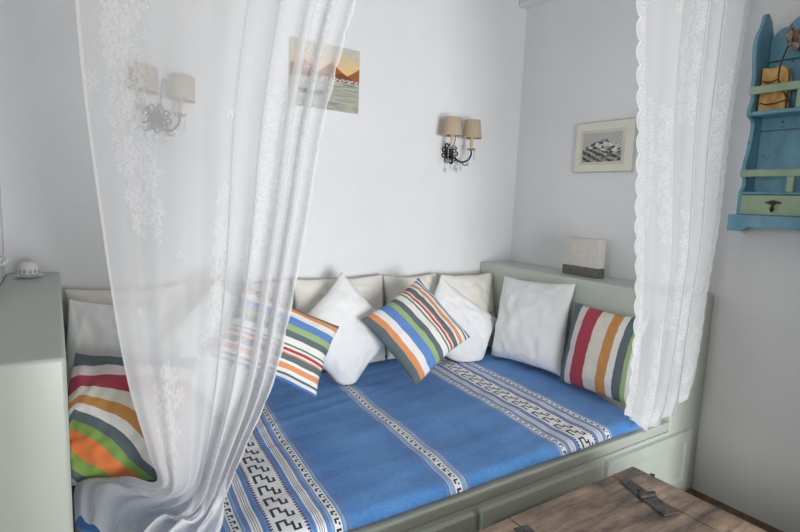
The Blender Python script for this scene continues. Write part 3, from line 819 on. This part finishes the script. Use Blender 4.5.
df = thing('dried_flower', 'brown dried flower on a thorny stem propped in front of the old book', 'flower', (-.095, -1.56, 1.7725))
bm = B()
stem = smooth_pts([(-.100, -1.585, 1.775), (-.100, -1.555, 1.825), (-.100, -1.525, 1.880), (-.098, -1.520, 1.93), (-.095, -1.528, 1.98), (-.092, -1.538, 2.018)], 5)
tube(bm, stem, [.0032] * len(stem), 7)
for P in ([(-.100, -1.520, 1.893), (-.105, -1.500, 1.885), (-.104, -1.475, 1.889), (-.100, -1.460, 1.897)], [(-.100, -1.565, 1.81), (-.105, -1.53, 1.800), (-.105, -1.49, 1.797), (-.102, -1.465, 1.806)]):
    tube(bm, smooth_pts(P, 5), .0026, 6)
    for i in range(7):
        a = Vector(P[1]).lerp(Vector(P[2]), i / 6) if i else Vector(P[1])
        tube(bm, [a, a + Vector((-.002, .002, -.007))], [.0016, .0004], 5)
part('stem', bm, M['twig'], df, smooth=True)
for k in range(16):
    bm = B(); a = k * 2.4; el = .15 + .9 * (k / 16)
    L = .066 + .03 * rnd.random()
    t = bmesh.new(); rows = []
    for j in range(7):
        s = j / 6; wd = .021 * math.sin(PI * (s * .85 + .08)) + .001
        cz = s * L; cr = .012 * math.sin(s * 2.2)
        rows.append([t.verts.new((q * wd, cr + .004 * q * q + .003 * noise.noise((q * 3, s * 5, k)), cz)) for q in (-1, -.5, 0, .5, 1)])
    for p, q in zip(rows, rows[1:]):
        for i in range(4): t.faces.new((p[i], p[i + 1], q[i + 1], q[i]))
    merge(bm, t, Matrix.Translation((-.088, -1.545, 2.018)) @ Matrix.Rotation(a, 4, 'Z') @ Matrix.Rotation(-el, 4, 'X'))
    bm.transform(Matrix.Translation((.088, 1.545, -2.018)) ); bm.transform(Matrix.Rotation(.9, 4, 'X')); bm.transform(Matrix.Translation((-.088, -1.545, 2.018)))
    o = part('petal', bm, M['petal'], df, smooth=True)
    o.modifiers.new('thick', 'SOLIDIFY').thickness = .0012

for o_ in (sh, bk): o_.location.y -= .018
df.location.y += .004; df.location.z += .0005; df.location.x -= .004
# ------------------------------------------------------------------ wooden chest
ch = thing('wooden_chest', 'dark weathered wooden chest with iron hinges in front of the daybed', 'chest', (-1.43, -1.85, 0))
CZ = .46
CX0, CX1, CY0, CY1 = -1.98, -.912, -2.16, -1.545
bm = B()
def plank(x0, x1, y0, y1):
    box(bm, (x0, y0, CZ - .03), (x1, y1, CZ), .004, 2)
plank(-1.033, CX1, CY0, CY1)
plank(-1.509, -1.038, CY0, CY1)
plank(CX0, -1.514, CY0, CY1)
box(bm, (CX0 + .003, CY0 + .003, CZ - .035), (CX1 - .003, CY1 - .003, CZ - .012))
part('lid', bm, M['wood'], ch, angle=.6)
bm = B(); box(bm, (CX0 + .02, CY0 + .02, .05), (CX1 - .02, CY1 - .02, CZ - .035), .005, 2); part('chest_body', bm, M['wood'], ch, angle=.6)
for xx in (CX0 + .05, CX1 - .05):
    for yy in (CY0 + .05, CY1 - .05):
        bm = B(); box(bm, (xx - .03, yy - .03, 0), (xx + .03, yy + .03, .05), .004, 2); part('foot', bm, M['wood'], ch, angle=.6)
def hinge(cx, cy, ang):
    bm = B()
    box(bm, (-.024, .012, 0), (.024, .092, .005), .0015, 1); box(bm, (-.027, -.098, 0), (.027, -.012, .007), .0015, 1)
    tube(bm, [(-.030, 0, .006), (.030, 0, .006)], .011, 12)
    for yy in (.035, .070, -.04, -.075): lathe(bm, [(.006, .004), (.005, .0085), (0, .0095)], 8, Matrix.Translation((0, yy, 0)))
    bm.transform(Matrix.Translation((cx, cy, CZ + .0005)) @ Matrix.Rotation(ang, 4, 'Z'))
    part('hinge', bm, M['iron'], ch, angle=.6)
hinge(-1.058, -1.685, -.27)
hinge(-1.535, -1.685, -.20)

# ------------------------------------------------------------------ light and camera
def area(name, loc, target, sx, sy, power, color):
    l = bpy.data.lights.new(name, 'AREA'); l.shape = 'RECTANGLE'; l.size = sx; l.size_y = sy; l.energy = power; l.color = color
    o = bpy.data.objects.new(name, l); COL.objects.link(o); o.location = loc
    o.rotation_euler = (Vector(target) - Vector(loc)).to_track_quat('-Z', 'Z').to_euler()
    return o
area('window_daylight', ((WX0 + WX1) / 2, -5.22, (WZ0 + WZ1) / 2), ((WX0 + WX1) / 2, 0, (WZ0 + WZ1) / 2), WX1 - WX0, WZ1 - WZ0, 175, (.965, .985, 1))
area('side_fill_light', (-4.58, -2.25, 1.6), (0, -2.0, 1.5), 1.0, 1.2, 30, (.98, .99, 1))  # added fill for the right wall; the side wall has no opening here
w = bpy.data.worlds.new('sky'); S.world = w; w.use_nodes = True
w.node_tree.nodes['Background'].inputs[0].default_value = (.75, .86, 1, 1); w.node_tree.nodes['Background'].inputs[1].default_value = 1.0

cam = bpy.data.cameras.new('camera'); co = bpy.data.objects.new('camera', cam); COL.objects.link(co)
yaw, pit, roll = .58636, .12638, .039694
cy, sy, cp_, sp_ = math.cos(yaw), math.sin(yaw), math.cos(pit), math.sin(pit)
f = Vector((sy * cp_, cy * cp_, -sp_)); r = Vector((cy, -sy, 0)); u = r.cross(f)
r2 = r * math.cos(roll) + u * math.sin(roll); u2 = u * math.cos(roll) - r * math.sin(roll)
mw = Matrix((r2, u2, -f)).transposed().to_4x4(); mw.translation = (-2.56472, -2.51433, 1.35)
co.matrix_world = mw
cam.sensor_width = 36; cam.lens = 520.933 / 800 * 36; cam.clip_start = .05
S.camera = co
S.cycles.transparent_max_bounces = 32
S.cycles.max_bounces = 12; S.cycles.diffuse_bounces = 6
S.view_settings.view_transform = 'Standard'; S.view_settings.look = 'None'; S.view_settings.gamma = 1
S.view_settings.exposure = .08
